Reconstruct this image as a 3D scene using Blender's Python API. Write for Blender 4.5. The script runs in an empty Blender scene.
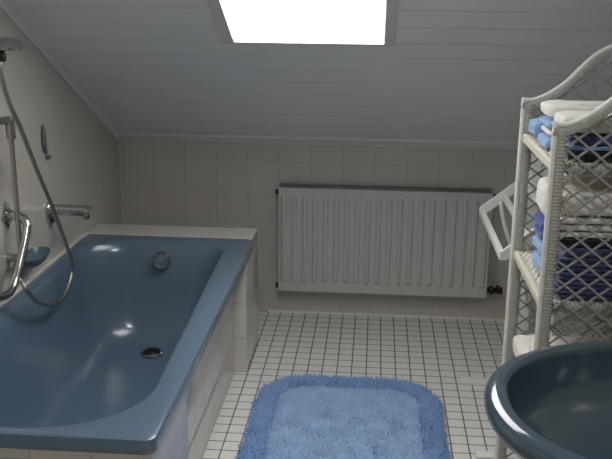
import bpy, math, random
from mathutils import Vector, Matrix, noise
random.seed(7)
U = 0.061                      # one floor tile (tile + joint) in metres
C = bpy.context.scene.collection


def P(X, Y, Z):
    """tile units -> metres (Y = 1 is the far wall)"""
    return Vector((X * U, (Y - 1) * U, Z * U))


# ------------------------------------------------------------------ materials
def srgb(r, g, b):
    def f(c):
        c /= 255.0
        return c / 12.92 if c <= 0.04045 else ((c + 0.055) / 1.055) ** 2.4
    return (f(r), f(g), f(b), 1)


def new_mat(name):
    m = bpy.data.materials.new(name)
    m.use_nodes = True
    nt = m.node_tree
    return m, nt, nt.nodes['Principled BSDF']


def mat(name, col, rough=0.5, metal=0.0, bump=0.0, scale=80, var=0.0, coat=0.0, sheen=0.0, spec=0.5, detail=3):
    m, nt, b = new_mat(name)
    b.inputs['Roughness'].default_value = rough
    b.inputs['Metallic'].default_value = metal
    b.inputs['Coat Weight'].default_value = coat
    b.inputs['Coat Roughness'].default_value = 0.06
    b.inputs['Sheen Weight'].default_value = sheen
    b.inputs['Specular IOR Level'].default_value = spec
    tc = nt.nodes.new('ShaderNodeTexCoord')
    nz = nt.nodes.new('ShaderNodeTexNoise')
    nz.inputs['Scale'].default_value = scale
    nz.inputs['Detail'].default_value = detail
    nt.links.new(tc.outputs['Object'], nz.inputs['Vector'])
    mx = nt.nodes.new('ShaderNodeMix')
    mx.data_type = 'RGBA'
    mx.inputs[6].default_value = tuple(max(0, c * (1 - var)) for c in col[:3]) + (1,)
    mx.inputs[7].default_value = tuple(min(1, c * (1 + var)) for c in col[:3]) + (1,)
    nt.links.new(nz.outputs['Fac'], mx.inputs[0])
    nt.links.new(mx.outputs[2], b.inputs['Base Color'])
    if bump:
        bp = nt.nodes.new('ShaderNodeBump')
        bp.inputs['Strength'].default_value = bump
        bp.inputs['Distance'].default_value = 0.004
        nt.links.new(nz.outputs['Fac'], bp.inputs['Height'])
        nt.links.new(bp.outputs['Normal'], b.inputs['Normal'])
    return m


def tile_mat(name, tile, grout, pitch, off, width, rough=0.2, var=0.05, bump=0.5, soft=0.25, wavy=0.5):
    """square tiling on any axis-aligned face; pitch/off/width in metres per axis (pitch 0 = no joints)"""
    m, nt, b = new_mat(name)
    b.inputs['IOR'].default_value = 1.62
    N, L = nt.nodes, nt.links

    def math_(op, a, c=None, d=None):
        n = N.new('ShaderNodeMath')
        n.operation = op
        for i, v in enumerate((a, c, d)):
            if v is None:
                continue
            if isinstance(v, (int, float)):
                n.inputs[i].default_value = v
            else:
                L.new(v, n.inputs[i])
        return n.outputs[0]
    g = N.new('ShaderNodeNewGeometry')
    sp = N.new('ShaderNodeSeparateXYZ')
    L.new(g.outputs['Position'], sp.inputs[0])
    sn = N.new('ShaderNodeSeparateXYZ')
    L.new(g.outputs['True Normal'], sn.inputs[0])
    line = None
    ids = []
    for i in range(3):
        if not pitch[i]:
            continue
        t = math_('DIVIDE', math_('SUBTRACT', sp.outputs[i], off[i]), pitch[i])
        fr = math_('FRACT', t)
        ids.append(math_('FLOOR', t))
        d = math_('MULTIPLY', math_('MINIMUM', fr, math_('SUBTRACT', 1.0, fr)), pitch[i])   # metres to joint
        mr = N.new('ShaderNodeMapRange')
        mr.inputs['From Min'].default_value = width * 0.5 * (1 - soft)
        mr.inputs['From Max'].default_value = width * 0.5 * (1 + soft)
        mr.inputs['To Min'].default_value = 1
        mr.inputs['To Max'].default_value = 0
        L.new(d, mr.inputs['Value'])
        msk = math_('LESS_THAN', math_('ABSOLUTE', sn.outputs[i]), 0.6)
        ln = math_('MULTIPLY', mr.outputs[0], msk)
        line = ln if line is None else math_('MAXIMUM', line, ln)
    cx = N.new('ShaderNodeCombineXYZ')
    for i, o in enumerate(ids[:3]):
        L.new(o, cx.inputs[i])
    wn = N.new('ShaderNodeTexWhiteNoise')
    L.new(cx.outputs[0], wn.inputs['Vector'])
    nz = N.new('ShaderNodeTexNoise')
    nz.inputs['Scale'].default_value = 7
    L.new(g.outputs['Position'], nz.inputs['Vector'])
    mixv = math_('MULTIPLY_ADD', wn.outputs['Value'], 0.6, math_('MULTIPLY', nz.outputs['Fac'], 0.4))
    m1 = N.new('ShaderNodeMix')
    m1.data_type = 'RGBA'
    m1.inputs[6].default_value = tuple(c * (1 - var) for c in tile[:3]) + (1,)
    m1.inputs[7].default_value = tuple(min(1, c * (1 + var)) for c in tile[:3]) + (1,)
    L.new(mixv, m1.inputs[0])
    m2 = N.new('ShaderNodeMix')
    m2.data_type = 'RGBA'
    L.new(line, m2.inputs[0])
    L.new(m1.outputs[2], m2.inputs[6])
    m2.inputs[7].default_value = grout
    L.new(m2.outputs[2], b.inputs['Base Color'])
    L.new(math_('MULTIPLY_ADD', line, 0.6, rough), b.inputs['Roughness'])
    bp = N.new('ShaderNodeBump')
    bp.inputs['Strength'].default_value = bump
    bp.inputs['Distance'].default_value = 0.0015
    L.new(math_('SUBTRACT', math_('MULTIPLY', nz.outputs['Fac'], wavy), line), bp.inputs['Height'])
    L.new(bp.outputs['Normal'], b.inputs['Normal'])
    return m


TP = 2.445 * U
floor_m = tile_mat('floor_mosaic', srgb(226, 223, 219), srgb(92, 88, 84), (U, U, 0), (0, -U, 0), 0.0046, rough=0.3, var=0.03, bump=0.4)
wall_m = tile_mat('wall_tile', srgb(195, 190, 182), srgb(172, 167, 158), (TP, TP, TP), (0.81 * U, -0.02, 0.05 * U), 0.0034, rough=0.24, var=0.03, bump=0.25)
side_m = tile_mat('bath_tile', srgb(212, 207, 198), srgb(164, 159, 152), (TP, TP, TP), (-0.05 * U, -1.02 * TP, 0.05 * U), 0.0034, rough=0.03, var=0.03, bump=0.2, wavy=0.1)
panel_m = tile_mat('panel_tile', srgb(212, 207, 200), srgb(104, 100, 96), (TP / 2, TP, TP), (-0.05 * U, -1.02 * TP, 0.05 * U), 0.0034, rough=0.03, var=0.03, bump=0.15, wavy=0.05)
plaster_m = mat('plaster', srgb(200, 196, 188), 0.8, bump=0.1, scale=40, var=0.02)
trim_m = mat('white_trim', srgb(226, 226, 224), 0.45, var=0.02)
frame_m = mat('window_frame_paint', srgb(220, 219, 214), 0.5, var=0.03)
tub_m = mat('blue_enamel', srgb(90, 110, 129), 0.2, var=0.02, scale=3, coat=0.25)
sink_m = mat('blue_ceramic', srgb(62, 78, 88), 0.13, var=0.02, scale=3, coat=0.5)
dish_m = mat('teal_plastic', srgb(84, 102, 110), 0.3, var=0.03)
chrome_m = mat('chrome', srgb(190, 188, 184), 0.16, 1.0, var=0.03)
hose_m = mat('steel_hose', srgb(170, 166, 160), 0.3, 1.0, bump=0.3, scale=600, var=0.15)
rad_m = mat('radiator_enamel', srgb(190, 191, 187), 0.35, var=0.02)
gap_shade_m = mat('gap_shade', srgb(26, 25, 24), 0.6, var=0.1)  # near-black: shade inside the radiator put into the colour
black_m = mat('black_rubber', srgb(18, 18, 18), 0.5, var=0.1)
bronze_m = mat('dark_brass', srgb(50, 38, 32), 0.4, 0.6, var=0.1)
wrap_m = mat('wrapped_cane', srgb(168, 164, 154), 0.6, bump=0.6, scale=220, var=0.12)
pole_m = mat('painted_cane', srgb(222, 219, 211), 0.45, bump=0.2, scale=60, var=0.06)
reed_m = mat('lattice_reed', srgb(150, 147, 138), 0.6, bump=0.3, scale=150, var=0.12)
airer_m = mat('white_plastic', srgb(228, 228, 224), 0.4, var=0.02)
grout_m = mat('white_sealant', srgb(226, 222, 212), 0.5, var=0.03)
orn_m = mat('ornament_grey', srgb(98, 100, 106), 0.4, var=0.1)


def towel_mat(name, col):
    return mat(name, col, 0.95, bump=1.0, scale=260, var=0.10, sheen=0.4, detail=4)


tw_white = towel_mat('white_terry', srgb(232, 226, 218))
tw_light = towel_mat('light_blue_terry', srgb(132, 170, 212))
tw_royal = towel_mat('royal_blue_terry', srgb(34, 68, 150))
tw_navy = towel_mat('navy_terry', srgb(62, 74, 120))
tw_black = towel_mat('black_terry', srgb(18, 19, 26))


# ------------------------------------------------------------------ mesh builder
class MB:
    def __init__(s):
        s.v = []
        s.f = []

    def add(s, vs, fs):
        n = len(s.v)
        s.v += [Vector(v) for v in vs]
        s.f += [tuple(i + n for i in f) for f in fs]

    def box(s, a, b):
        x0, x1 = sorted((a[0], b[0]))
        y0, y1 = sorted((a[1], b[1]))
        z0, z1 = sorted((a[2], b[2]))
        s.add([(x, y, z) for z in (z0, z1) for y in (y0, y1) for x in (x0, x1)],
              [(0, 2, 3, 1), (4, 5, 7, 6), (0, 1, 5, 4), (2, 6, 7, 3), (0, 4, 6, 2), (1, 3, 7, 5)])

    def bar(s, a, b, w, h, up=(0, 0, 1)):
        """rectangular bar from a to b, w across, h along `up`"""
        a, b = Vector(a), Vector(b)
        d = (b - a).normalized()
        side = d.cross(Vector(up)).normalized()
        u = side.cross(d).normalized()
        vs = []
        for p in (a, b):
            for i, j in ((-1, -1), (1, -1), (1, 1), (-1, 1)):
                vs.append(p + side * (i * w / 2) + u * (j * h / 2))
        s.add(vs, [(0, 3, 2, 1), (4, 5, 6, 7), (0, 1, 5, 4), (1, 2, 6, 5), (2, 3, 7, 6), (3, 0, 4, 7)])

    def loft(s, rings, cap0=True, cap1=True, closed=True):
        n = len(rings[0])
        vs = [p for r in rings for p in r]
        fs = []
        for k in range(len(rings) - 1):
            for i in range(n if closed else n - 1):
                j = (i + 1) % n
                fs.append((k * n + i, k * n + j, (k + 1) * n + j, (k + 1) * n + i))
        if cap0:
            fs.append(tuple(range(n - 1, -1, -1)))
        if cap1:
            fs.append(tuple((len(rings) - 1) * n + i for i in range(n)))
        s.add(vs, fs)

    def tube(s, path, rad, n=14, ry=None):
        path = [Vector(p) for p in path]
        rs = rad if isinstance(rad, (list, tuple)) else [rad] * len(path)
        t0 = (path[1] - path[0]).normalized()
        ref = Vector((0, 0, 1)) if abs(t0.z) < 0.9 else Vector((1, 0, 0))
        nrm = (ref - t0 * ref.dot(t0)).normalized()
        rings = []
        for i, p in enumerate(path):
            t = (path[min(i + 1, len(path) - 1)] - path[max(i - 1, 0)]).normalized()
            nrm = (nrm - t * nrm.dot(t)).normalized()
            bn = t.cross(nrm)
            rings.append([p + nrm * (rs[i] * math.cos(2 * math.pi * k / n)) + bn * (rs[i] * math.sin(2 * math.pi * k / n)) for k in range(n)])
        s.loft(rings)

    def lathe(s, prof, n=32, axis='z', at=(0, 0, 0)):
        """prof: (radius, height) along an axis"""
        at = Vector(at)
        rings = []
        for r, h in prof:
            ring = []
            for k in range(n):
                a = 2 * math.pi * k / n
                c, q = r * math.cos(a), r * math.sin(a)
                ring.append(at + (Vector((c, q, h)) if axis == 'z' else Vector((h, c, q)) if axis == 'x' else Vector((q, h, c))))
            rings.append(ring)
        s.loft(rings)

    def build(s, name, m, parent=None, smooth=True, bevel=0.0, origin=None, subsurf=0, angle=40):
        org = Vector(origin) if origin is not None else Vector((0, 0, 0))
        q = parent
        off = Vector((0, 0, 0))
        while q is not None:
            off += q.location
            q = q.parent
        me = bpy.data.meshes.new(name)
        me.from_pydata([tuple(v - org - off) for v in s.v], [], s.f)
        me.validate()
        me.update()
        o = bpy.data.objects.new(name, me)
        C.objects.link(o)
        o.location = org
        if parent:
            o.parent = parent
        me.materials.append(m)
        import bmesh
        bm = bmesh.new()
        bm.from_mesh(me)
        bmesh.ops.recalc_face_normals(bm, faces=bm.faces)
        bm.to_mesh(me)
        bm.free()
        if smooth:
            for p in me.polygons:
                p.use_smooth = True
            try:
                me.set_sharp_from_angle(angle=math.radians(angle))
            except Exception:
                pass
        if bevel:
            md = o.modifiers.new('bevel', 'BEVEL')
            md.width = bevel
            md.segments = 3
            md.limit_method = 'ANGLE'
            md.angle_limit = math.radians(35)
        if subsurf:
            md = o.modifiers.new('sub', 'SUBSURF')
            md.levels = md.render_levels = subsurf
        return o


def thing(name, label, cat, loc, group=None):
    o = bpy.data.objects.new(name, None)
    C.objects.link(o)
    o.location = loc
    o.empty_display_size = 0.05
    return tag(o, label, cat, group)


def tag(o, label=None, cat=None, group=None, kind=None):
    if label:
        o['label'] = label
    if cat:
        o['category'] = cat
    if group:
        o['group'] = group
    if kind:
        o['kind'] = kind
    return o


def struct(o, label=None, cat=None):
    return tag(o, label, cat, kind='structure')


def spline(pts, n=8):
    pts = [Vector(p) for p in pts]
    out = []
    for i in range(len(pts) - 1):
        p0 = pts[max(i - 1, 0)]
        p1, p2 = pts[i], pts[i + 1]
        p3 = pts[min(i + 2, len(pts) - 1)]
        for k in range(n):
            t = k / n
            out.append(0.5 * ((2 * p1) + (p2 - p0) * t + (2 * p0 - 5 * p1 + 4 * p2 - p3) * t * t + (3 * p1 - p0 - 3 * p2 + p3) * t ** 3))
    out.append(pts[-1])
    return out


# ------------------------------------------------------------------ room shell
XL, XR = -11.73, 26.3          # left / right wall
YB, YN = 1.0, -76.0            # far wall / wall behind the viewer
ZK = 13.95                     # top of the knee wall
TA = math.tan(math.radians(28.0))
ZC = 37.7                      # flat ceiling height
YS = 1 - (ZC - ZK) / TA        # where the slope meets the flat ceiling
TH = 2.0


def zs(Y):
    return ZK + (1 - Y) * TA


b = MB(); b.box(P(XL - TH, YB + TH, -TH), P(XR + TH, YN - TH, 0)); struct(b.build('floor', floor_m, smooth=False), 'floor of small white square mosaic tiles with dark joints', 'floor')
b = MB(); b.box(P(XL - TH, YB, 0), P(XR + TH, YB + TH, ZK)); struct(b.build('wall_far', wall_m, smooth=False), 'low beige tiled wall behind the radiator', 'wall')


def side_wall(name, x0, x1, label):
    b = MB()
    prof = [(YB, 0), (YB, ZK), (YS, ZC), (YN, ZC), (YN, 0)]
    b.loft([[P(x0, y, z) for y, z in prof], [P(x1, y, z) for y, z in prof]])
    struct(b.build(name, wall_m, smooth=False), label, 'wall')


side_wall('wall_left', XL - TH, XL, 'tiled wall on the bathtub side under the sloping ceiling')
side_wall('wall_right', XR, XR + TH, 'tiled wall on the washbasin side')
b = MB(); b.box(P(XL - TH, YN, 0), P(XR + TH, YN - TH, ZC)); struct(b.build('wall_near', plaster_m, smooth=False), 'plain wall behind the viewpoint', 'wall')

# skylight opening in the slope
SX0, SX1 = 0.0, 8.46
SY0, SY1 = -14.72, -29.2


nrm_up = Vector((0, -math.sin(math.radians(28)), 0))  # placeholder, replaced below
nrm_out = Vector((0, math.sin(math.radians(28)), math.cos(math.radians(28))))   # outward normal of the slope


def SL(X, Y, d=0.0):
    """point on the slope plane, d metres outwards"""
    return P(X, Y, zs(Y)) + nrm_out * d


def slab(b, x0, x1, y0, y1, d0, d1):
    c = [(x0, y0), (x1, y0), (x1, y1), (x0, y1)]
    b.loft([[SL(x, y, d0) for x, y in c], [SL(x, y, d1) for x, y in c]])


# boards: tongue-and-groove panelling, the groove shown by a real step in the mesh
board_m = mat('ceiling_board', srgb(236, 239, 240), 0.42, var=0.02, scale=9)
b = MB()
pitch = 0.122 / U * math.cos(math.radians(28))
off0 = 0.103 / U * math.cos(math.radians(28))
ylines = [1.0]
k = 0
while True:
    y = 1.0 - off0 - k * pitch
    if y < YS:
        break
    ylines.append(y)
    k += 1
ylines.append(YS)
GW = 0.04                      # groove width in tile units
for i in range(len(ylines) - 1):
    ya = ylines[i] - (GW if i else 0)
    yb = ylines[i + 1]
    if SY0 >= ya and True:
        pass
    segs = []
    if yb >= SY0 or ya <= SY1:
        segs = [(XL, XR, ya, yb)]
    else:
        y_hi, y_lo = min(ya, SY0), max(yb, SY1)
        segs = [(XL, SX0, ya, yb), (SX1, XR, ya, yb)]
        if ya > SY0:
            segs.append((SX0, SX1, ya, SY0))
        if yb < SY1:
            segs.append((SX0, SX1, SY1, yb))
    for s_ in segs:
        slab(b, *s_, 0.0, 0.02)
# backing above the boards
for s_ in ((XL - TH, XR + TH, 3.0, SY0), (XL - TH, SX0, SY0, SY1), (SX1, XR + TH, SY0, SY1), (XL - TH, XR + TH, SY1, YS - 1)):
    slab(b, *s_, 0.012, 0.14)
struct(b.build('ceiling', board_m, smooth=False, origin=(0, 0, 0)), 'sloping ceiling clad in white boards', 'ceiling')
b = MB(); b.box(P(XL - TH, YS + 0.6, ZC), P(XR + TH, YN - TH, ZC + TH)); struct(b.build('ceiling', plaster_m, smooth=False), 'flat upper ceiling behind the slope', 'ceiling')

# mouldings
b = MB()
prof = [(0, 0), (0, -0.62), (-0.12, -0.62), (-0.2, -0.45), (-0.42, -0.3), (-0.55, -0.08), (-0.7, 0.05), (-0.78, 0.3), (-0.3, 0.3)]
b.loft([[P(x, YB + py, ZK + pz * 0.75 + (0.2)) for py, pz in prof] for x in (XL, XR)])
struct(b.build('trim_1', trim_m, angle=30), 'white moulding between sloping ceiling and tiled far wall', 'trim')
b = MB()
prof = [(0, -0.5), (0.14, -0.5), (0.22, -0.3), (0.5, -0.22), (0.62, -0.1), (0.95, -0.1), (1.0, 0.03), (0, 0.03)]
b.loft([[SL(XL + px * 0.55, y, 0) + Vector((0, 0, pz * 0.7 * U)) for px, pz in prof] for y in (0.6, YS)])
struct(b.build('trim_2', trim_m, angle=30), 'white moulding along the left edge of the sloping ceiling', 'trim')
b = MB(); b.box(P(-0.04, 0.86, 0), P(XR, 1.0, 0.16)); struct(b.build('baseboard_far', grout_m, smooth=False), 'thin white sealant strip where far wall meets floor', 'baseboard')

# skylight: casing, lining, sash and lit pane
win = MB()
FWd = 0.68
for (x0, x1, y0, y1) in ((SX0 - FWd, SX0, SY0 + 0.18, SY1 - 0.6), (SX1, SX1 + 0.62, SY0 + 0.18, SY1 - 0.6), (SX0, SX1, SY0 + 0.18, SY0), (SX0, SX1, SY1, SY1 - 0.6)):
    slab(win, x0, x1, y0, y1, -0.008, 0.004)
w = struct(win.build('window_1', frame_m, smooth=False, bevel=0.002), 'bright roof window in the sloping ceiling', 'window')
lin = MB()
t = 0.2
for (x0, x1, y0, y1) in ((SX0 - t, SX0 + 0.04, SY0, SY1), (SX1 - 0.04, SX1 + t, SY0, SY1), (SX0 - t, SX1 + t, SY0 + t, SY0 - 0.04), (SX0 - t, SX1 + t, SY1 + 0.04, SY1 - t)):
    slab(lin, x0, x1, y0, y1, 0.0045, 0.145)
lin.build('window_lining', mat('lining_white', srgb(238, 232, 218), 0.5), w, smooth=False)
pane_m, nt, pb = new_mat('daylit_pane')
pb.inputs['Base Color'].default_value = srgb(250, 246, 236)
pb.inputs['Emission Color'].default_value = (1.0, 0.99, 0.97, 1)
pb.inputs['Emission Strength'].default_value = 7.0
pn = MB(); slab(pn, SX0 - t, SX1 + t, SY0 + t, SY1 - t, 0.016, 0.022)
pn.build('window_pane', pane_m, w, smooth=False)

# ------------------------------------------------------------------ bathtub
RZ = 8.6                                              # rim height


def rrect(x0, x1, y0, y1, rads, z, n=10, m=12):
    """closed outline; y0 = far (larger), y1 = near; rads: far-left, far-right, near-right, near-left"""
    cs = [(x0, y0, 1, -1, 90, rads[0]), (x1, y0, -1, -1, 0, rads[1]), (x1, y1, -1, 1, -90, rads[2]), (x0, y1, 1, 1, -180, rads[3])]
    pts = []
    starts = []
    for cxx, cyy, sx, sy, a1, r in cs:
        if isinstance(r, (int, float)):
            r = (r, r)
        c = (cxx + sx * r[0], cyy + sy * r[1])
        arc = []
        for i in range(n + 1):
            a = math.radians(a1 + 90 - 90 * i / n)
            arc.append((c[0] + r[0] * math.cos(a), c[1] + r[1] * math.sin(a)))
        starts.append(arc)
    for q in range(4):
        arc = starts[q]
        nx = starts[(q + 1) % 4][0]
        pts += arc
        for i in range(1, m):
            f = i / m
            pts.append((arc[-1][0] * (1 - f) + nx[0] * f, arc[-1][1] * (1 - f) + nx[1] * f))
    return [P(x, y, z) for x, y in pts]


bt = thing('bathtub', 'blue-grey enamel bathtub built in along the left wall', 'bathtub', P(-5.8, -21.6, 0))
rings = []
oR = (0.5, 0.5, 0.45, 0.5)
XO0, XO1, YO0, YO1 = -11.66, 0.1, -7.75, -35.45


def outer(inset, z):
    return rrect(XO0 + inset, XO1 - inset, YO0 - inset, YO1 + inset, [max(0.12, r - inset) for r in oR], z)


rings.append(outer(0.35, RZ - 0.66))
rings.append(outer(0.08, RZ - 0.68))
rings.append(outer(0.02, RZ - 0.62))
rings.append(outer(0.0, RZ - 0.11))
rings.append(outer(0.03, RZ - 0.03))
rings.append(outer(0.10, RZ))


def skew(ring, f0, f1):
    """shear the right side: f0 shift at far end, f1 at near end"""
    out = []
    for p in ring:
        y = p.y / U + 1
        x = p.x / U
        tt = (YO0 - y) / (YO0 - YO1)
        wgt = max(0, min(1, (x - XO0) / (XO1 - XO0)))
        out.append(Vector((p.x + (f0 * (1 - tt) + f1 * tt) * wgt * U, p.y, p.z)))
    return out


def inner(ix0, ix1, iy0, iy1, rr, z, f0=0, f1=0):
    return skew(rrect(ix0, ix1, iy0, iy1, rr, z), f0, f1)


R0 = ((4.0, 2.6), (1.9, 1.9), (4.6, 4.2), (4.6, 3.4))
rings.append(inner(-11.30, -1.0, -8.95, -34.95, R0, RZ, -0.62, 0.25))
rings.append(inner(-11.24, -1.06, -9.03, -34.9, R0, RZ - 0.04, -0.62, 0.25))
rings.append(inner(-11.14, -1.16, -9.15, -34.8, R0, RZ - 0.16, -0.62, 0.25))
top = (-11.08, -1.22, -9.24, -34.65)
bot = (-8.9, -3.1, -11.6, -25.5)
RB = ((2.6, 2.6), (1.8, 1.8), (2.9, 3.2), (2.9, 3.2))
ZB = 2.15
# wall profile: steep walls which curve into the floor
for t_, zf in ((0.06, 0.12), (0.14, 0.26), (0.22, 0.42), (0.31, 0.58), (0.42, 0.73), (0.55, 0.85), (0.70, 0.94), (0.85, 0.985), (1.0, 1.0)):
    q = [top[i] * (1 - t_) + bot[i] * t_ for i in range(4)]
    rr = [tuple(R0[c][i] * (1 - t_) + RB[c][i] * t_ for i in range(2)) for c in range(4)]
    z = (RZ - 0.3) * (1 - zf) + ZB * zf
    rings.append(inner(*q, rr, z, -0.62 * (1 - t_), 0.25 * (1 - t_)))
q = (-7.8, -4.2, -12.6, -22.0)
rings.append(inner(*q, [(1.2, 1.2)] * 4, ZB - 0.06))
q = (-6.6, -5.4, -14.0, -18.0)
rings.append(inner(*q, [(0.5, 0.5)] * 4, ZB - 0.08))
bm_ = MB(); bm_.loft(rings, cap0=False, cap1=True)
tb = bm_.build('tub_body', tub_m, bt, angle=44)
sol = tb.modifiers.new('solid', 'SOLIDIFY'); sol.thickness = 0.006; sol.offset = -1
# drain
dx, dy = -5.95, -12.95
b = MB(); b.lathe([(0.001, 0.0), (0.042, 0.0), (0.044, 0.004), (0.038, 0.008), (0.03, 0.006), (0.001, 0.006)], at=P(dx, dy, ZB - 0.02)); dr = b.build('drain', chrome_m, bt)
b = MB(); b.lathe([(0.001, 0.0), (0.034, 0.0), (0.036, 0.003), (0.03, 0.009), (0.001, 0.011)], at=P(dx, dy, ZB + 0.04)); b.build('drain_plug', black_m, dr)
# overflow rosette: faceted knob on the far end wall
b = MB()
oc = P(-5.95, -9.85, 7.42)
b.lathe([(0.001, 0.030), (0.034, 0.030), (0.036, 0.022), (0.036, 0.004), (0.030, -0.004), (0.001, -0.004)][::-1], n=24, axis='y', at=oc)
ov = b.build('overflow_rosette', chrome_m, bt)
b = MB()
for k in range(12):
    a = 2 * math.pi * k / 12
    c = oc + Vector((math.sin(a) * 0.0265, -0.007, math.cos(a) * 0.0265))
    b.lathe([(0.001, -0.004), (0.005, -0.003), (0.006, 0.003), (0.006, 0.006)], n=8, axis='y', at=c)
b.lathe([(0.001, -0.009), (0.012, -0.008), (0.016, -0.002), (0.016, 0.004)], n=18, axis='y', at=oc)
b.build('overflow_knob', mat('clear_grey', srgb(150, 155, 160), 0.12, 0.7), ov)

# tiled surround: ledge, pilasters, recessed panels
sr = thing('bath_surround', 'beige tiled surround and ledge enclosing the blue bathtub', 'tiled surround', P(-5.8, -20, 0))
b = MB()
b.box(P(XL + 0.03, -5.0, 0), P(-0.05, -7.72, RZ - 0.02))
b.build('ledge', side_m, sr, smooth=False, bevel=0.002)
b = MB(); b.box(P(-0.95 - 0.6, -7.72, 0), P(-0.05, -10.66, RZ - 0.7)); b.build('pilaster', side_m, sr, smooth=False, bevel=0.002)
b = MB(); b.box(P(-0.96, -10.66, 0), P(-0.9, -29.0, RZ - 0.85)); b.build('side_panel', panel_m, sr, smooth=False)
b = MB(); b.box(P(-0.9, -29.0, 0), P(-0.82, -34.9, RZ - 1.4)); b.box(P(-0.4, -29.0, 0), P(-0.05, -35.2, RZ - 0.7)); b.box(P(-0.9, -29.0, 0), P(-0.4, -29.3, RZ - 0.85)); b.build('pilaster', side_m, sr, smooth=False, bevel=0.002)
b = MB(); b.box(P(XL + 0.03, -35.05, 0), P(-0.4, -35.2, RZ - 0.7)); b.build('end_panel', side_m, sr, smooth=False)
b = MB(); b.box(P(XL + 0.01, -7.7, RZ - 0.3), P(XO0 + 0.12, -35.2, RZ + 0.10)); b.build('sealant_strip', grout_m, sr, smooth=False)

# ------------------------------------------------------------------ tub fittings on the left wall
# spout
sy, sz = -14.23, 11.95
t1 = thing('bath_spout', 'chrome bath spout on the left wall above the far end of the tub', 'spout', P(XL, sy, sz))
b = MB()
b.loft([[P(XL, sy - 0.05, sz - 0.2) + Vector((dx_, 0.024 * k_ * math.cos(a * math.pi / 16), 0.043 * k_ * math.sin(a * math.pi / 16))) for a in range(32)] for dx_, k_ in ((0.001, 1), (0.008, 1), (0.014, 0.85), (0.017, 0.6))]); b.build('escutcheon', chrome_m, t1)
b = MB()
pth = spline([P(XL + 0.15, sy, sz), P(-10.9, sy, sz + 0.02), P(-9.9, sy, sz), P(-9.35, sy, sz - 0.02), P(-9.12, sy, sz - 0.12)], 6)
b.tube(pth, [0.0205 + 0.001 * max(0, i / len(pth) - 0.6) * 2.5 for i in range(len(pth))], 16)
b.build('spout_body', chrome_m, t1)
b = MB(); b.lathe([(0.001, -0.028), (0.010, -0.028), (0.0145, -0.022), (0.0145, 0.0), (0.001, 0.0)], at=P(-9.38, sy, sz - 0.08)); b.build('aerator', chrome_m, t1)
b = MB(); b.lathe([(0.001, 0.0), (0.012, 0.0), (0.013, 0.012), (0.010, 0.022), (0.001, 0.024)], axis='x', at=P(XL + 0.05, sy - 0.1, sz - 0.6)); b.build('valve_cap', black_m, t1)

# grab bar
gx = XL + 0.02
t2 = thing('grab_bar', 'thick chrome grab bar on the left wall with square mounting plate', 'grab bar', P(XL, -21.5, 12))
g0 = P(XL + 0.05, -20.25, 13.17)
path = spline([g0, P(-11.2, -20.27, 13.15), P(-10.75, -20.32, 13.02), P(-10.5, -20.5, 12.62), P(-10.5, -20.85, 12.0), P(-10.55, -21.4, 11.2), P(-10.6, -21.95, 10.45), P(-10.65, -22.5, 9.95), P(-10.65, -23.2, 9.72), P(-10.7, -24.2, 9.9), P(-11.0, -25.0, 10.2), P(XL + 0.05, -25.3, 10.3)], 6)
b = MB(); b.tube(path, 0.0138, 16); b.build('grip', chrome_m, t2)


def diamond(c, parent):
    b = MB()
    r = 0.042
    q = [(0, r * 1.15), (r, 0), (0, -r * 1.15), (-r, 0)]
    b.loft([[c + Vector((dx_, y * s_, z * s_)) for y, z in q] for dx_, s_ in ((0.001, 1), (0.006, 1), (0.010, 0.8))])
    pl = b.build('mounting_plate', chrome_m, parent, smooth=False)
    b = MB(); b.lathe([(0.001, 0.0), (0.019, 0.0), (0.017, 0.012), (0.013, 0.02), (0.001, 0.02)], axis='x', at=c + Vector((0.008, 0, 0))); b.build('collar', chrome_m, pl)


diamond(P(XL, -20.25, 13.17), t2)
diamond(P(XL, -25.3, 10.3), t2)

# riser rail
t3 = thing('shower_rail', 'slim vertical chrome shower rail with bracket on the left wall', 'shower rail', P(XL, -20.46, 11))
b = MB(); b.tube([P(-11.0, -20.46, 10.6), P(-11.0, -20.46, 18.0)], 0.0085, 14); b.build('pole', chrome_m, t3)
b = MB()
b.tube([P(-11.0, -20.46, 17.4), P(-11.0, -20.46, 18.55)], 0.015, 14)
b.tube([P(-11.0, -20.46, 18.4), P(-11.15, -21.2, 18.45), P(-11.2, -21.9, 18.5)], 0.013, 14)
b.lathe([(0.001, 0.0), (0.024, 0.0), (0.024, 0.02), (0.017, 0.035), (0.001, 0.04)], axis='x', at=P(XL, -21.6, 18.47))
b.build('top_bracket', chrome_m, t3)
b = MB()
b.lathe([(0.001, 0.0), (0.016, 0.0), (0.016, 0.012), (0.010, 0.04), (0.001, 0.052)], axis='x', at=P(XL, -20.46, 10.8))
b.tube([P(-11.0, -20.46, 10.45), P(-11.0, -20.46, 11.1)], 0.012, 14)
b.build('bottom_bracket', chrome_m, t3)

# soap dish
t4 = thing('soap_dish', 'teal oval soap dish on the left wall beside the shower rail', 'soap dish', P(XL, -18.6, 10.2))
b = MB()
dc = P(-10.98, -18.65, 10.42)


def oval(a_, b_, z, n=36, e=2.6, cx=0):
    r = []
    for k in range(n):
        th = 2 * math.pi * k / n
        c, s_ = math.cos(th), math.sin(th)
        r.append(dc + Vector((b_ * math.copysign(abs(c) ** (2 / e), c) + cx, a_ * math.copysign(abs(s_) ** (2 / e), s_), z)))
    return r


b.loft([oval(0.045, 0.018, -0.030), oval(0.062, 0.028, -0.026), oval(0.080, 0.038, -0.008), oval(0.086, 0.042, 0.004), oval(0.084, 0.040, 0.006), oval(0.076, 0.034, -0.006), oval(0.058, 0.024, -0.020), oval(0.02, 0.008, -0.022)])
b.build('dish', dish_m, t4)
b = MB(); b.bar(P(XL, -18.9, 10.2), P(-11.5, -18.9, 10.2), 0.03, 0.02); b.build('holder', dish_m, t4)

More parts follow.
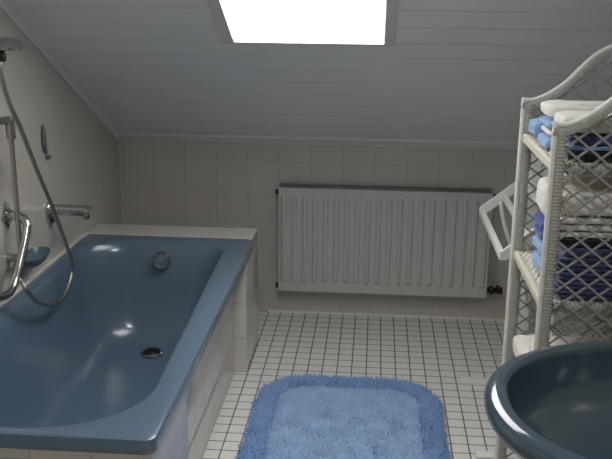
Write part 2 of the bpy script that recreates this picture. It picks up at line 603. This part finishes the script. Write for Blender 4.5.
# hand shower with its hose
t5 = thing('hand_shower', 'chrome hand shower head with a long metal hose looping into the tub', 'shower head', P(-10.3, -23.0, 22.3))
b = MB()
hc = P(-10.1, -22.5, 22.5)
b.lathe([(0.001, -0.022), (0.050, -0.022), (0.058, -0.018), (0.059, -0.012), (0.055, -0.008), (0.052, 0.000), (0.044, 0.008), (0.026, 0.014), (0.001, 0.016)], n=36, at=hc)
b.build('head', chrome_m, t5)
b = MB(); b.tube(spline([hc + Vector((0, -0.03, 0.002)), hc + Vector((-0.01, -0.09, -0.004)), hc + Vector((-0.02, -0.17, -0.03))], 6), 0.013, 14); b.build('handle', chrome_m, t5)
b = MB(); b.lathe([(0.001, -0.052), (0.009, -0.055), (0.013, -0.048), (0.013, -0.034), (0.009, -0.022), (0.001, -0.020)], n=20, at=hc + Vector((0, -0.022, 0))); b.build('swivel_nut', black_m, t5)
hp = [hc + Vector((0, -0.022, -0.05)), P(-10.2, -22.97, 21.19), P(-10.2, -22.5, 20.0), P(-10.2, -22.0, 19.2), P(-10.2, -21.15, 18.2), P(-10.2, -19.77, 16.17), P(-10.2, -18.8, 14.8), P(-10.2, -17.6, 13.2), P(-10.2, -16.7, 11.75),
      P(-10.0, -15.75, 9.6), P(-10.0, -15.7, 8.3), P(-10.0, -17.0, 7.5), P(-10.0, -18.4, 7.45), P(-10.0, -19.78, 7.86), P(-10.0, -21.39, 8.75), P(-10.1, -22.3, 9.75), P(-10.7, -21.7, 10.25), P(XL + 0.15, -20.8, 10.3)]
b = MB(); b.tube(spline(hp, 8), 0.0074, 12); b.build('hose', hose_m, t5)

# small ornament
b = MB()
pts = [P(-11.62, -14.33, 17.2), P(-11.6, -14.42, 16.6), P(-11.6, -14.42, 16.0), P(-11.6, -14.25, 15.6), P(-11.62, -14.05, 15.35)]
path = spline(pts, 6)
b.tube(path, [0.002 + 0.0085 * math.sin(math.pi * min(1, (i / (len(path) - 1)) ** 0.8)) for i in range(len(path))], 10)
b.lathe([(0.001, -0.008), (0.009, -0.006), (0.011, 0.0), (0.009, 0.006), (0.001, 0.008)], n=12, at=P(-11.6, -13.9, 15.15))
tag(b.build('wall_hook', orn_m, origin=P(-11.7, -14.2, 16.1)), 'small curved dark grey hook on the left wall above the spout', 'hook')

# ------------------------------------------------------------------ radiator
rd = thing('radiator', 'white ribbed panel radiator on the tiled wall under the slope', 'radiator', P(9, 0.2, 2.2))
RX0, RX1, RZ0, RZ1 = 0.93, 17.02, 2.28, 10.52
yf = -0.32
nx, nz = 400, 110
b = MB()
vs = []
N20 = 20
pw = (RX1 - RX0) / N20


def press(x, z):
    u = (x - RX0) / pw
    fr = (u % 1) - 0.5
    hw = 0.20
    zt, zb_ = RZ1 - 0.62, RZ0 + 0.85
    zz = 0
    r = hw * pw
    if z > zt - r:
        zz = z - (zt - r)
    elif z < zb_ + r:
        zz = (zb_ + r) - z
    d = math.hypot(fr * pw, zz) - r
    s_ = max(0, min(1, 0.5 - d / 0.12))
    return s_ * s_ * (3 - 2 * s_)


xs = []
for i in range(N20 * 16 + 1):
    xs.append(RX0 + (RX1 - RX0) * i / (N20 * 16))
zl = [RZ0 + (RZ1 - RZ0) * i / 100 for i in range(101)]
for z in zl:
    for x in xs:
        vs.append(P(x, yf - 0.17 * press(x, z), z))
W_ = len(xs)
fs = [(j * W_ + i, j * W_ + i + 1, (j + 1) * W_ + i + 1, (j + 1) * W_ + i) for j in range(len(zl) - 1) for i in range(W_ - 1)]
b.add(vs, fs)
b.box(P(RX0, yf + 0.02, RZ0), P(RX1, yf + 0.2, RZ1))
b.build('front_panel', rad_m, rd, angle=60)
b = MB(); b.box(P(RX0 + 0.05, 0.35, RZ0 + 0.05), P(RX1 - 0.05, 0.5, RZ1 - 0.02)); b.build('rear_panel', rad_m, rd, bevel=0.002)
b = MB()
for i in range(41):
    x = RX0 + 0.15 + (RX1 - RX0 - 0.3) * i / 40
    b.box(P(x, yf + 0.2, RZ0 + 0.3), P(x + 0.03, 0.35, RZ1 - 0.25))
b.box(P(RX0 + 0.1, yf + 0.22, RZ1 - 0.2), P(RX1 - 0.1, 0.33, RZ1 - 0.06))  # black strip between the panels, painting the shade under the grille
b.build('fins_and_gap_shade', gap_shade_m, rd, smooth=False)
b = MB()
b.box(P(RX0 + 0.02, yf + 0.26, RZ1 - 0.02), P(RX1 - 0.02, yf + 0.34, RZ1 + 0.05))
b.box(P(RX0 + 0.02, 0.42, RZ1 - 0.02), P(RX1 - 0.02, 0.5, RZ1 + 0.2))
for i in range(17):
    x = RX0 + 0.3 + (RX1 - RX0 - 0.75) * i / 16
    b.box(P(x, yf + 0.3, RZ1 - 0.02), P(x + 0.16, 0.46, RZ1 + 0.05))
b.build('top_grille', mat('grille_grey', srgb(120, 120, 116), 0.5), rd, smooth=False)
for z in (RZ1 - 0.35, RZ0 + 0.35):
    b = MB(); b.lathe([(0.001, -0.012), (0.012, -0.012), (0.013, 0.0), (0.011, 0.01), (0.001, 0.01)], axis='x', n=16, at=P(RX0 - 0.05, -0.05, z)); b.build('end_plug', black_m, rd)
b = MB(); b.lathe([(0.001, -0.01), (0.011, -0.01), (0.012, 0.0), (0.012, 0.02), (0.001, 0.02)], axis='x', n=16, at=P(RX1, 0.05, RZ1 - 0.3)); b.build('end_plug', black_m, rd)
b = MB()
b.lathe([(0.001, 0.0), (0.014, 0.0), (0.014, 0.014), (0.02, 0.016), (0.022, 0.03), (0.014, 0.036), (0.012, 0.05), (0.017, 0.052), (0.017, 0.075), (0.001, 0.078)], axis='x', n=18, at=P(RX1, 0.1, 2.78))
b.tube([P(RX1 + 1.0, 0.1, 2.78), P(RX1 + 1.0, 0.55, 2.78), P(RX1 + 1.0, 0.99, 2.78)], 0.009, 12)
b.build('valve', bronze_m, rd)
for xb_ in (3.0, 14.9):
    b = MB(); b.box(P(xb_, 0.5, 3.2), P(xb_ + 0.5, 0.995, 9.6)); b.build('wall_bracket', rad_m, rd, smooth=False)

# ------------------------------------------------------------------ bath mat
bmx0, bmx1, bmy0, bmy1 = 0.07, 0.778, -0.765, -1.93
rg = thing('bath_mat', 'fluffy blue bath mat with a raised border lying on the tiled floor', 'bath mat', (0.40, -1.35, 0))


def rr_d(x, y, inset=0.0, r=0.21):
    """signed distance to the rounded mat outline (positive inside)"""
    cx, cy = (bmx0 + bmx1) / 2, (bmy0 + bmy1) / 2
    hx, hy = (bmx1 - bmx0) / 2 - inset, (bmy0 - bmy1) / 2 - inset
    qx, qy = abs(x - cx) - (hx - r), abs(y - cy) - (hy - r)
    return -(math.hypot(max(qx, 0), max(qy, 0)) + min(max(qx, qy), 0) - r)


b = MB()
ring = []
for k in range(120):
    a = 2 * math.pi * k / 120
    cx, cy = (bmx0 + bmx1) / 2, (bmy0 + bmy1) / 2
    lo, hi = 0, 1.0
    for _ in range(30):
        md_ = (lo + hi) / 2
        if rr_d(cx + md_ * math.cos(a), cy + md_ * math.sin(a), 0.012) > 0:
            lo = md_
        else:
            hi = md_
    ring.append((cx + lo * math.cos(a), cy + lo * math.sin(a)))
b.loft([[Vector((x, y, 0.0008)) for x, y in ring], [Vector((x, y, 0.006)) for x, y in ring]])
b.build('backing', mat('mat_backing', srgb(70, 110, 180), 0.9, var=0.1), rg, smooth=False)
pile_in = mat('blue_pile', srgb(156, 188, 222), 0.9, var=0.18, scale=14, sheen=0.3)
pile_out = mat('blue_border_pile', srgb(124, 160, 206), 0.9, var=0.22, scale=14, sheen=0.3)


def tufts(inside, spacing, mname, material, seedv):
    rnd = random.Random(seedv)
    vs, fs = [], []
    nxs = int((bmx1 - bmx0) / spacing)
    nys = int((bmy0 - bmy1) / spacing)
    for i in range(nxs):
        for j in range(nys):
            x = bmx0 + (i + rnd.random()) * spacing
            y = bmy1 + (j + rnd.random()) * spacing
            d = rr_d(x, y)
            if d < 0.008:
                continue
            seam = 0.083
            border = d < seam
            if border == inside:
                continue
            if border:
                h = 0.022 + 0.012 * math.sin(math.pi * min(1, d / seam))
                wob = 0.012
            else:
                h = 0.021 if d > seam + 0.008 else 0.013
                wob = 0.008
            h *= 0.8 + 0.4 * rnd.random()
            nzv = noise.noise(Vector((x * 16, y * 16, 3)))
            nz2 = noise.noise(Vector((x * 16, y * 16, 9)))
            lean = Vector((rnd.uniform(-1, 1) * wob + nzv * 0.016, rnd.uniform(-1, 1) * wob + nz2 * 0.012, 0))
            if border and d < 0.03:
                e = 0.002
                gx_ = (rr_d(x + e, y) - rr_d(x - e, y)) / (2 * e)
                gy_ = (rr_d(x, y + e) - rr_d(x, y - e)) / (2 * e)
                lean -= Vector((gx_, gy_, 0)) * 0.008
            r = 0.0041
            a0 = rnd.random() * 6.28
            n0 = len(vs)
            base = Vector((x, y, 0.004))
            for q in range(3):
                a = a0 + q * 2.094
                vs.append(base + Vector((math.cos(a) * r, math.sin(a) * r, 0)))
            midp = base + lean * 0.45 + Vector((0, 0, h * 0.62))
            for q in range(3):
                a = a0 + q * 2.094 + 0.5
                vs.append(midp + Vector((math.cos(a) * r * 0.9, math.sin(a) * r * 0.9, 0)))
            vs.append(base + lean + Vector((0, 0, h)))
            for q in range(3):
                w_ = (q + 1) % 3
                fs.append((n0 + q, n0 + w_, n0 + 3 + w_, n0 + 3 + q))
                fs.append((n0 + 3 + q, n0 + 3 + w_, n0 + 6))
    mb = MB()
    mb.add(vs, fs)
    o = mb.build(mname, material, rg, smooth=True, angle=180)
    tag(o, kind='stuff')
    return o


tufts(True, 0.0052, 'pile', pile_in, 1)
tufts(False, 0.0049, 'border_pile', pile_out, 2)

# ------------------------------------------------------------------ wicker shelf
SHX0, SHX1 = 14.93, 20.9
SHF, SHN = -22.9, -30.6       # far and near side panels
sh = thing('wicker_shelf', 'white wicker shelf unit with lattice sides holding stacks of towels', 'shelf unit', P(17.9, -26.8, 0))
curve = [(14.93, 20.24), (15.35, 20.2), (15.8, 20.34), (16.3, 20.62), (16.9, 21.08), (17.5, 21.72), (18.1, 22.32), (18.7, 22.68), (19.5, 23.0), (20.2, 23.1), (20.9, 23.1)]


def ctop(x):
    for (xa, za), (xb, zb2) in zip(curve, curve[1:]):
        if xa <= x <= xb:
            return za + (zb2 - za) * (x - xa) / (xb - xa)
    return curve[-1][1] if x > 15 else curve[0][1]


def wrapped(bld, path, w, h, up, turn=0.0085):
    """flat band wound around a bar: many slightly uneven turns"""
    path = [Vector(p) for p in path]
    L_ = sum((path[i + 1] - path[i]).length for i in range(len(path) - 1))
    n = max(2, int(L_ / turn))
    # resample
    acc = [0]
    for i in range(len(path) - 1):
        acc.append(acc[-1] + (path[i + 1] - path[i]).length)

    def at(s_):
        s_ = max(0, min(L_, s_))
        for i in range(len(path) - 1):
            if s_ <= acc[i + 1] + 1e-9:
                f = (s_ - acc[i]) / max(1e-9, acc[i + 1] - acc[i])
                return path[i].lerp(path[i + 1], f), (path[i + 1] - path[i]).normalized()
        return path[-1], (path[-1] - path[-2]).normalized()
    rnd = random.Random(int(L_ * 1000))
    rings = []
    upv = Vector(up)
    for k in range(n):
        jit = 1 + rnd.uniform(-0.05, 0.05)
        for f, sc in ((0.03, 0.88), (0.25, 1.0), (0.75, 1.0), (0.97, 0.88)):
            p, t_ = at((k + f) * L_ / n)
            side = t_.cross(upv).normalized()
            u = side.cross(t_).normalized()
            a_, b_ = w / 2 * sc * jit, h / 2 * sc * jit
            ring_ = []
            for q in range(10):
                th = 2 * math.pi * q / 10
                c, s2 = math.cos(th), math.sin(th)
                ring_.append(p + side * (a_ * math.copysign(abs(c) ** 0.6, c)) + u * (b_ * math.copysign(abs(s2) ** 0.6, s2)))
            rings.append(ring_)
    bld.loft(rings)


edge_m = mat('woven_edge', srgb(206, 200, 184), 0.6, bump=0.8, scale=160, var=0.2)
SLV = [0.9, 6.85, 12.95, 18.7]
for Yp in (SHF, SHN):
    sgn = 1 if Yp == SHF else -1
    # front post: smooth pole + wound band, rear post
    b = MB(); b.tube([P(SHX0 + 0.1, Yp, 0), P(SHX0 + 0.1, Yp, 20.3)], 0.0075, 12); post = b.build('post', pole_m, sh)
    b = MB(); wrapped(b, [P(SHX0 + 0.38, Yp, 0.02), P(SHX0 + 0.38, Yp, 20.1)], 0.024, 0.024, (0, 1, 0)); b.build('post_wrapping', wrap_m, post)
    b = MB(); b.tube([P(SHX1, Yp, 0), P(SHX1, Yp, 23.1)], 0.009, 12); post = b.build('post', pole_m, sh)
    b = MB(); wrapped(b, [P(SHX1 - 0.3, Yp, 0.02), P(SHX1 - 0.3, Yp, 22.9)], 0.030, 0.024, (0, 1, 0)); b.build('post_wrapping', wrap_m, post)
    # curved top rail
    cp = spline([P(x, Yp, z + 0.05) for x, z in curve], 4)
    b = MB(); b.tube(cp, 0.0065, 10); rail = b.build('curved_rail', pole_m, sh)
    b = MB(); wrapped(b, spline([P(x, Yp, z - 0.21) for x, z in curve], 4), 0.022, 0.021, (0, 0, 1), 0.010); b.build('rail_wrapping', wrap_m, rail)
    # lattice: two families of flat reeds
    b = MB()
    per = 0.93
    slope = 0.80
    xa, xb = SHX0 + 0.55, SHX1 - 0.5
    for fam in (1, -1):
        c0 = -30
        while c0 < 40:
            seg = []
            x = xa
            zc = c0 * per * slope + fam * slope * (x - xa)
            steps = 60
            for i in range(steps + 1):
                x = xa + (xb - xa) * i / steps
                z = c0 * per * slope + fam * slope * (x - xa)
                if 0.6 < z < ctop(x) - 0.35:
                    seg.append((x, z))
            if len(seg) > 2:
                oy = 0.05 * fam
                p0, p1 = P(seg[0][0], Yp + oy, seg[0][1]), P(seg[-1][0], Yp + oy, seg[-1][1])
                b.bar(p0, p1, 0.0025, 0.0052, (0, 0, 1))
            c0 += 1
    b.build('lattice_panel', reed_m, sh, smooth=False)
# shelves
for z in SLV:
    b = MB()
    ys_, ye = SHF - 0.25, SHN + 0.25
    n = 70
    # woven mat: rows of flat reed bumps
    rows_ = 34
    vs, fs = [], []
    nxg, nyg = 90, 110
    for j in range(nyg + 1):
        for i in range(nxg + 1):
            x = SHX0 + 0.3 + (SHX1 - SHX0 - 0.5) * i / nxg
            y = ys_ + (ye - ys_) * j / nyg
            hh = 0.05 * math.sin(i * math.pi / 2.0 + 0.5) * (1 if (j // 5) % 2 else -1)
            vs.append(P(x, y, z - 0.06 + hh))
    fs = [(j * (nxg + 1) + i, j * (nxg + 1) + i + 1, (j + 1) * (nxg + 1) + i + 1, (j + 1) * (nxg + 1) + i) for j in range(nyg) for i in range(nxg)]
    b.add(vs, fs)
    b.box(P(SHX0 + 0.3, ys_, z - 0.30), P(SHX1 - 0.2, ye, z - 0.12))
    shelf = b.build('shelf_board', edge_m, sh, smooth=True)
    b = MB(); wrapped(b, [P(SHX0 + 0.28, ys_, z - 0.2), P(SHX0 + 0.28, ye, z - 0.2)], 0.022, 0.026, (0, 0, 1), 0.017); b.build('front_edge', edge_m, shelf)
    b = MB(); wrapped(b, [P(SHX0 + 0.7, SHN + 0.32, z - 0.2), P(SHX1 - 0.5, SHN + 0.32, z - 0.2)], 0.022, 0.030, (0, 0, 1), 0.010); b.build('side_edge', wrap_m, shelf)
    b = MB(); wrapped(b, [P(SHX0 + 0.7, SHF - 0.32, z - 0.2), P(SHX1 - 0.5, SHF - 0.32, z - 0.2)], 0.022, 0.030, (0, 0, 1), 0.010); b.build('side_edge', wrap_m, shelf)
# back rails
for z in (6.5, 12.5, 18.4, 23.0):
    b = MB(); b.tube([P(SHX1, SHF, z), P(SHX1, SHN, z)], 0.007, 10); b.build('back_rail', pole_m, sh)


# ------------------------------------------------------------------ towels
def slab_rings(x0, x1, y0, y1, z0, z1, seed, layers=2, amp=0.05, e=0.2):
    """a folded towel: `layers` soft rounded plies joined at the -X fold"""
    mb = MB()
    zh = (z1 - z0) / layers
    for l in range(layers):
        za, zb2 = z0 + l * zh, z0 + (l + 1) * zh
        cz = (za + zb2) / 2
        cx, cy = (x0 + x1) / 2, (y0 + y1) / 2
        hx, hy, hz = (x1 - x0) / 2, (y1 - y0) / 2, zh / 2 * 0.995
        sh_ = random.Random(seed + l).uniform(-0.04, 0.04)
        rings = []
        nu, nv = 22, 72
        for i in range(1, nu):
            ph = -math.pi / 2 + math.pi * i / nu
            cph, sph = math.cos(ph), math.sin(ph)
            rz = math.copysign(abs(sph) ** 0.5, sph)
            rr_ = abs(cph) ** 0.22
            ring_ = []
            for k in range(nv):
                th = 2 * math.pi * k / nv
                c, s_ = math.cos(th), math.sin(th)
                px = cx + sh_ + hx * rr_ * math.copysign(abs(c) ** e, c)
                py = cy + hy * rr_ * math.copysign(abs(s_) ** e, s_)
                pz = cz + hz * rz
                d = noise.noise(Vector((px * 1.3, py * 1.3, pz * 1.1 + seed)))
                # keep inside the allotted height, only pull inwards
                inw = 0.5 + 0.5 * d
                px += (cx - px) * 0.045 * inw
                py += (cy - py) * 0.045 * inw
                d2_ = 0.5 + 0.5 * noise.noise(Vector((px * 2.6, py * 2.6, pz * 3.0 + seed * 2)))
                px += (cx - px) * 0.03 * d2_
                py += (cy - py) * 0.05 * d2_
                pz += (cz - pz) * (0.18 * abs(d) + 0.22 * d2_)
                ring_.append(P(px, py, pz))
            rings.append(ring_)
        mb.loft(rings)
    return mb


def towel(label, m, x0, x1, y0, y1, z0, z1, layers, seed, grp):
    mb = slab_rings(x0, x1, y0, y1, z0, z1, seed, layers)
    o = mb.build('folded_towel', m, None, smooth=True, angle=180, origin=P((x0 + x1) / 2, (y0 + y1) / 2, z0))
    tag(o, label, 'towel', grp)
    return o


def stack(items, x1, y0, y1, z, grp, seed):
    z += 0.01
    for i, (label, m, x0, h, layers) in enumerate(items):
        towel(label, m, x0, x1, y0, y1, z, z + h, layers, seed + i * 3.7, grp)
        z += h * 0.985


G1, G2, G3 = 'folded towels on the top shelf', 'folded towels on the middle shelf', 'folded towels on the lower shelf'
stack([('light blue folded towel alone by the far side of the top shelf', tw_light, 15.1, 0.95, 1)], 20.0, -25.35, -23.5, 18.7, G1, 1)
stack([('light blue folded towel at the bottom of the centre stack on the top shelf', tw_light, 15.1, 0.58, 1),
       ('thin white folded towel between two light blue ones on the top shelf', tw_white, 15.25, 0.3, 1),
       ('light blue folded towel directly under the white ones in the centre of the top shelf', tw_light, 15.2, 0.4, 1),
       ('thick white folded towel crowning the centre stack on the top shelf', tw_white, 15.15, 0.72, 1)], 20.0, -27.9, -25.5, 18.7, G1, 20)
stack([('black folded towel at the bottom of the nearest stack on the top shelf', tw_black, 15.6, 0.45, 1),
       ('thin light blue folded towel between black and navy ones on the top shelf', tw_light, 15.5, 0.22, 1),
       ('navy folded towel under the white one nearest the top lattice side', tw_navy, 15.6, 0.42, 1),
       ('thick white folded towel on top of the nearest stack, highest shelf', tw_white, 15.25, 0.8, 1)], 20.2, -30.15, -28.05, 18.7, G1, 40)
stack([('light blue folded towel at the bottom of the front stack, middle shelf', tw_light, 15.35, 1.0, 1),
       ('light blue folded towel directly beneath the royal blue one, middle shelf', tw_light, 15.3, 0.75, 1),
       ('royal blue folded towel under the white ones on the middle shelf', tw_royal, 15.3, 0.95, 2),
       ('thick white folded towel directly on the royal blue one, middle shelf', tw_white, 15.3, 1.8, 1)], 20.0, -27.9, -25.6, 12.95, G2, 60)
stack([('navy folded towel lowest in the dark stack behind the lattice, middle shelf', tw_navy, 15.6, 0.62, 3),
       ('navy folded towel second from below in the dark stack, middle shelf', tw_navy, 15.65, 0.6, 3),
       ('navy folded towel third from below in the dark stack, middle shelf', tw_navy, 15.6, 0.6, 3),
       ('navy folded towel just beneath the black one, middle shelf', tw_navy, 15.7, 0.45, 1),
       ('black folded towel between navy and white ones, middle shelf', tw_black, 15.6, 0.4, 1),
       ('white folded towel resting on the black one, middle shelf', tw_white, 15.3, 0.85, 3),
       ('white folded towel topping the stack nearest the lattice, middle shelf', tw_white, 15.3, 1.1, 1)], 20.2, -30.15, -28.05, 12.95, G2, 80)
stack([('white folded towel at the bottom of the far stack, lower shelf', tw_white, 15.2, 1.0, 1),
       ('white folded towel on top of the far stack, lower shelf', tw_white, 15.1, 1.2, 1)], 20.0, -26.4, -23.7, 6.85, G3, 120)
stack([('white folded towel at the bottom of the near stack, lower shelf', tw_white, 15.3, 1.1, 1),
       ('white folded towel in the middle of the near stack, lower shelf', tw_white, 15.2, 1.1, 1),
       ('white folded towel on top of the near stack behind the basin, lower shelf', tw_white, 15.3, 1.1, 1)], 20.2, -30.1, -26.6, 6.85, G3, 140)

# ------------------------------------------------------------------ clothes airer behind the shelf
ar = thing('clothes_airer', 'white plastic clothes airer standing behind the wicker shelf', 'clothes airer', P(17.5, -15.6, 0))
YA0, YA1 = -10.8, -20.4


def fl(b_, a, c, w=0.034, h=0.012, up=(0, 1, 0)):
    b_.bar(a, c, h, w, up)


for Yp in (YA0, YA1):
    b = MB(); b.box(P(14.25, Yp - 0.35, 0.0), P(20.6, Yp + 0.35, 0.28)); b.build('foot', airer_m, ar, bevel=0.004)
    b = MB(); b.box(P(17.75, Yp - 0.25, 0.26), P(18.35, Yp + 0.25, 16.3)); b.build('upright', airer_m, ar, bevel=0.003)
b = MB()
for Yp in (YA0, YA1):
    b.bar(P(14.93, Yp, 11.78), P(18.3, Yp, 14.55), 0.012, 0.034, (0, 0, 1))
for X, Z, w in ((14.93, 11.78, 0.022), (16.22, 12.83, 0.018), (17.35, 13.75, 0.018)):
    b.bar(P(X, YA0 + 0.1, Z), P(X, YA1 - 0.1, Z), 0.018, w, (0, 0, 1))
b.build('drying_wing', airer_m, ar, smooth=False, bevel=0.002)
for Yp in (YA0 - 0.4, YA1 + 0.4):
    b = MB(); b.tube(spline([P(18.0, Yp, 6.0), P(17.6, Yp, 7.8), P(16.8, Yp, 9.8), P(16.3, Yp, 11.2), P(16.0, Yp, 12.5)], 5), 0.008, 10); b.build('wing_brace', airer_m, ar)
b = MB()
b.bar(P(18.3, YA0, 14.6), P(21.8, YA0, 11.9), 0.012, 0.034, (0, 0, 1))
b.bar(P(18.3, YA1, 14.6), P(21.8, YA1, 11.9), 0.012, 0.034, (0, 0, 1))
for X, Z in ((19.4, 13.75), (20.6, 12.83), (21.8, 11.9)):
    b.bar(P(X, YA0 + 0.1, Z), P(X, YA1 - 0.1, Z), 0.018, 0.018, (0, 0, 1))
b.build('drying_wing', airer_m, ar, smooth=False, bevel=0.002)

# ------------------------------------------------------------------ washbasin
wb = thing('washbasin', 'dark blue-grey oval washbasin in the right foreground', 'washbasin', (1.13, -2.585, 0))
BCX, BCY, BZ = 1.137, -2.585, 0.854


def sup(cx, cy, a_, b_, z, e=2.25, n=72):
    r = []
    for k in range(n):
        th = 2 * math.pi * k / n
        c, s_ = math.cos(th), math.sin(th)
        r.append(Vector((cx + a_ * math.copysign(abs(c) ** (2 / e), c), cy + b_ * math.copysign(abs(s_) ** (2 / e), s_), z)))
    return r


A, B = 0.432, 0.312
b = MB()
rings = [sup(BCX, BCY, 0.10, 0.09, BZ - 0.22), sup(BCX, BCY, 0.20, 0.16, BZ - 0.205), sup(BCX, BCY, 0.31, 0.235, BZ - 0.15), sup(BCX, BCY, A - 0.04, B - 0.035, BZ - 0.075),
         sup(BCX, BCY, A - 0.010, B - 0.010, BZ - 0.045), sup(BCX, BCY, A, B, BZ - 0.032), sup(BCX, BCY, A + 0.001, B + 0.001, BZ - 0.022), sup(BCX, BCY, A - 0.003, B - 0.003, BZ - 0.012), sup(BCX, BCY, A - 0.010, B - 0.010, BZ - 0.005), sup(BCX, BCY, A - 0.022, B - 0.021, BZ - 0.001),
         sup(BCX, BCY, A - 0.030, B - 0.025, BZ), sup(BCX, BCY, A - 0.037, B - 0.031, BZ - 0.002), sup(BCX, BCY, A - 0.041, B - 0.034, BZ - 0.008), sup(BCX, BCY, A - 0.043, B - 0.036, BZ - 0.020),
         sup(BCX, BCY, A - 0.052, B - 0.043, BZ - 0.070), sup(BCX, BCY, A - 0.072, B - 0.060, BZ - 0.115), sup(BCX, BCY, A - 0.13, B - 0.105, BZ - 0.15), sup(BCX, BCY, A - 0.22, B - 0.165, BZ - 0.168), sup(BCX, BCY, 0.06, 0.05, BZ - 0.174)]
b.loft(rings)
b.build('basin', sink_m, wb, angle=80)
b = MB()
prof = [(0.13, 0.0), (0.13, 0.02), (0.10, 0.10), (0.085, 0.3), (0.09, 0.5), (0.11, 0.62), (0.12, 0.66)]
b.loft([sup(BCX, BCY, r, r * 0.9, z, 2.4, 40) for r, z in prof])
b.build('pedestal', sink_m, wb, angle=60)
b = MB(); b.lathe([(0.001, 0), (0.032, 0.0), (0.033, 0.004), (0.02, 0.003), (0.001, 0.003)], at=(BCX, BCY, BZ - 0.171)); b.build('drain', chrome_m, wb)

# ------------------------------------------------------------------ world, lights, camera
wd = bpy.data.worlds.new('world')
bpy.context.scene.world = wd
wd.use_nodes = True
wd.node_tree.nodes['Background'].inputs[0].default_value = (0.8, 0.88, 1.0, 1)
wd.node_tree.nodes['Background'].inputs[1].default_value = 0.6

# added fill lamp and housing, out of view on the flat upper ceiling
b = MB(); b.lathe([(0.001, 0.0), (0.215, 0.0), (0.225, 0.010), (0.225, 0.030), (0.001, 0.030)], n=40, at=P(8, -47, ZC - 0.5))
tag(b.build('fill_lamp', trim_m, origin=P(8, -47, ZC - 0.5)), 'round white housing of the added fill lamp on the flat upper ceiling', 'fill lamp')
la = bpy.data.lights.new('fill_lamp', 'AREA')
la.shape = 'DISK'
la.size = 0.4
la.energy = 11.5
la.color = (0.93, 0.97, 1.0)
lo = bpy.data.objects.new('fill_lamp', la)
C.objects.link(lo)
lo.location = P(8, -47, ZC - 0.6)

cam = bpy.data.cameras.new('camera')
co = bpy.data.objects.new('camera', cam)
C.objects.link(co)
cam.sensor_width = 36
cam.lens = 874.457 / 612 * 36
cam.clip_start = 0.02
pitch_, yaw, roll = 0.271678, -0.0786093, -0.0100096
cp, sp_ = math.cos(pitch_), math.sin(pitch_)
cyw, syw = math.cos(yaw), math.sin(yaw)
cr, srr = math.cos(roll), math.sin(roll)
fw = Vector((syw * cp, cyw * cp, -sp_))
rt = Vector((cyw, -syw, 0))
dn = fw.cross(rt)
r2 = rt * cr + dn * srr
d2 = -rt * srr + dn * cr
up_ = -d2
M = Matrix(((r2.x, up_.x, -fw.x, 0), (r2.y, up_.y, -fw.y, 0), (r2.z, up_.z, -fw.z, 0), (0, 0, 0, 1)))
M.translation = P(8.12278, -64.7385, 25.3077)
co.matrix_world = M
sc = bpy.context.scene
sc.camera = co
sc.view_settings.view_transform = 'Standard'
sc.view_settings.look = 'None'
sc.view_settings.gamma = 1
sc.view_settings.use_curve_mapping = False
sc.view_settings.exposure = 0.14
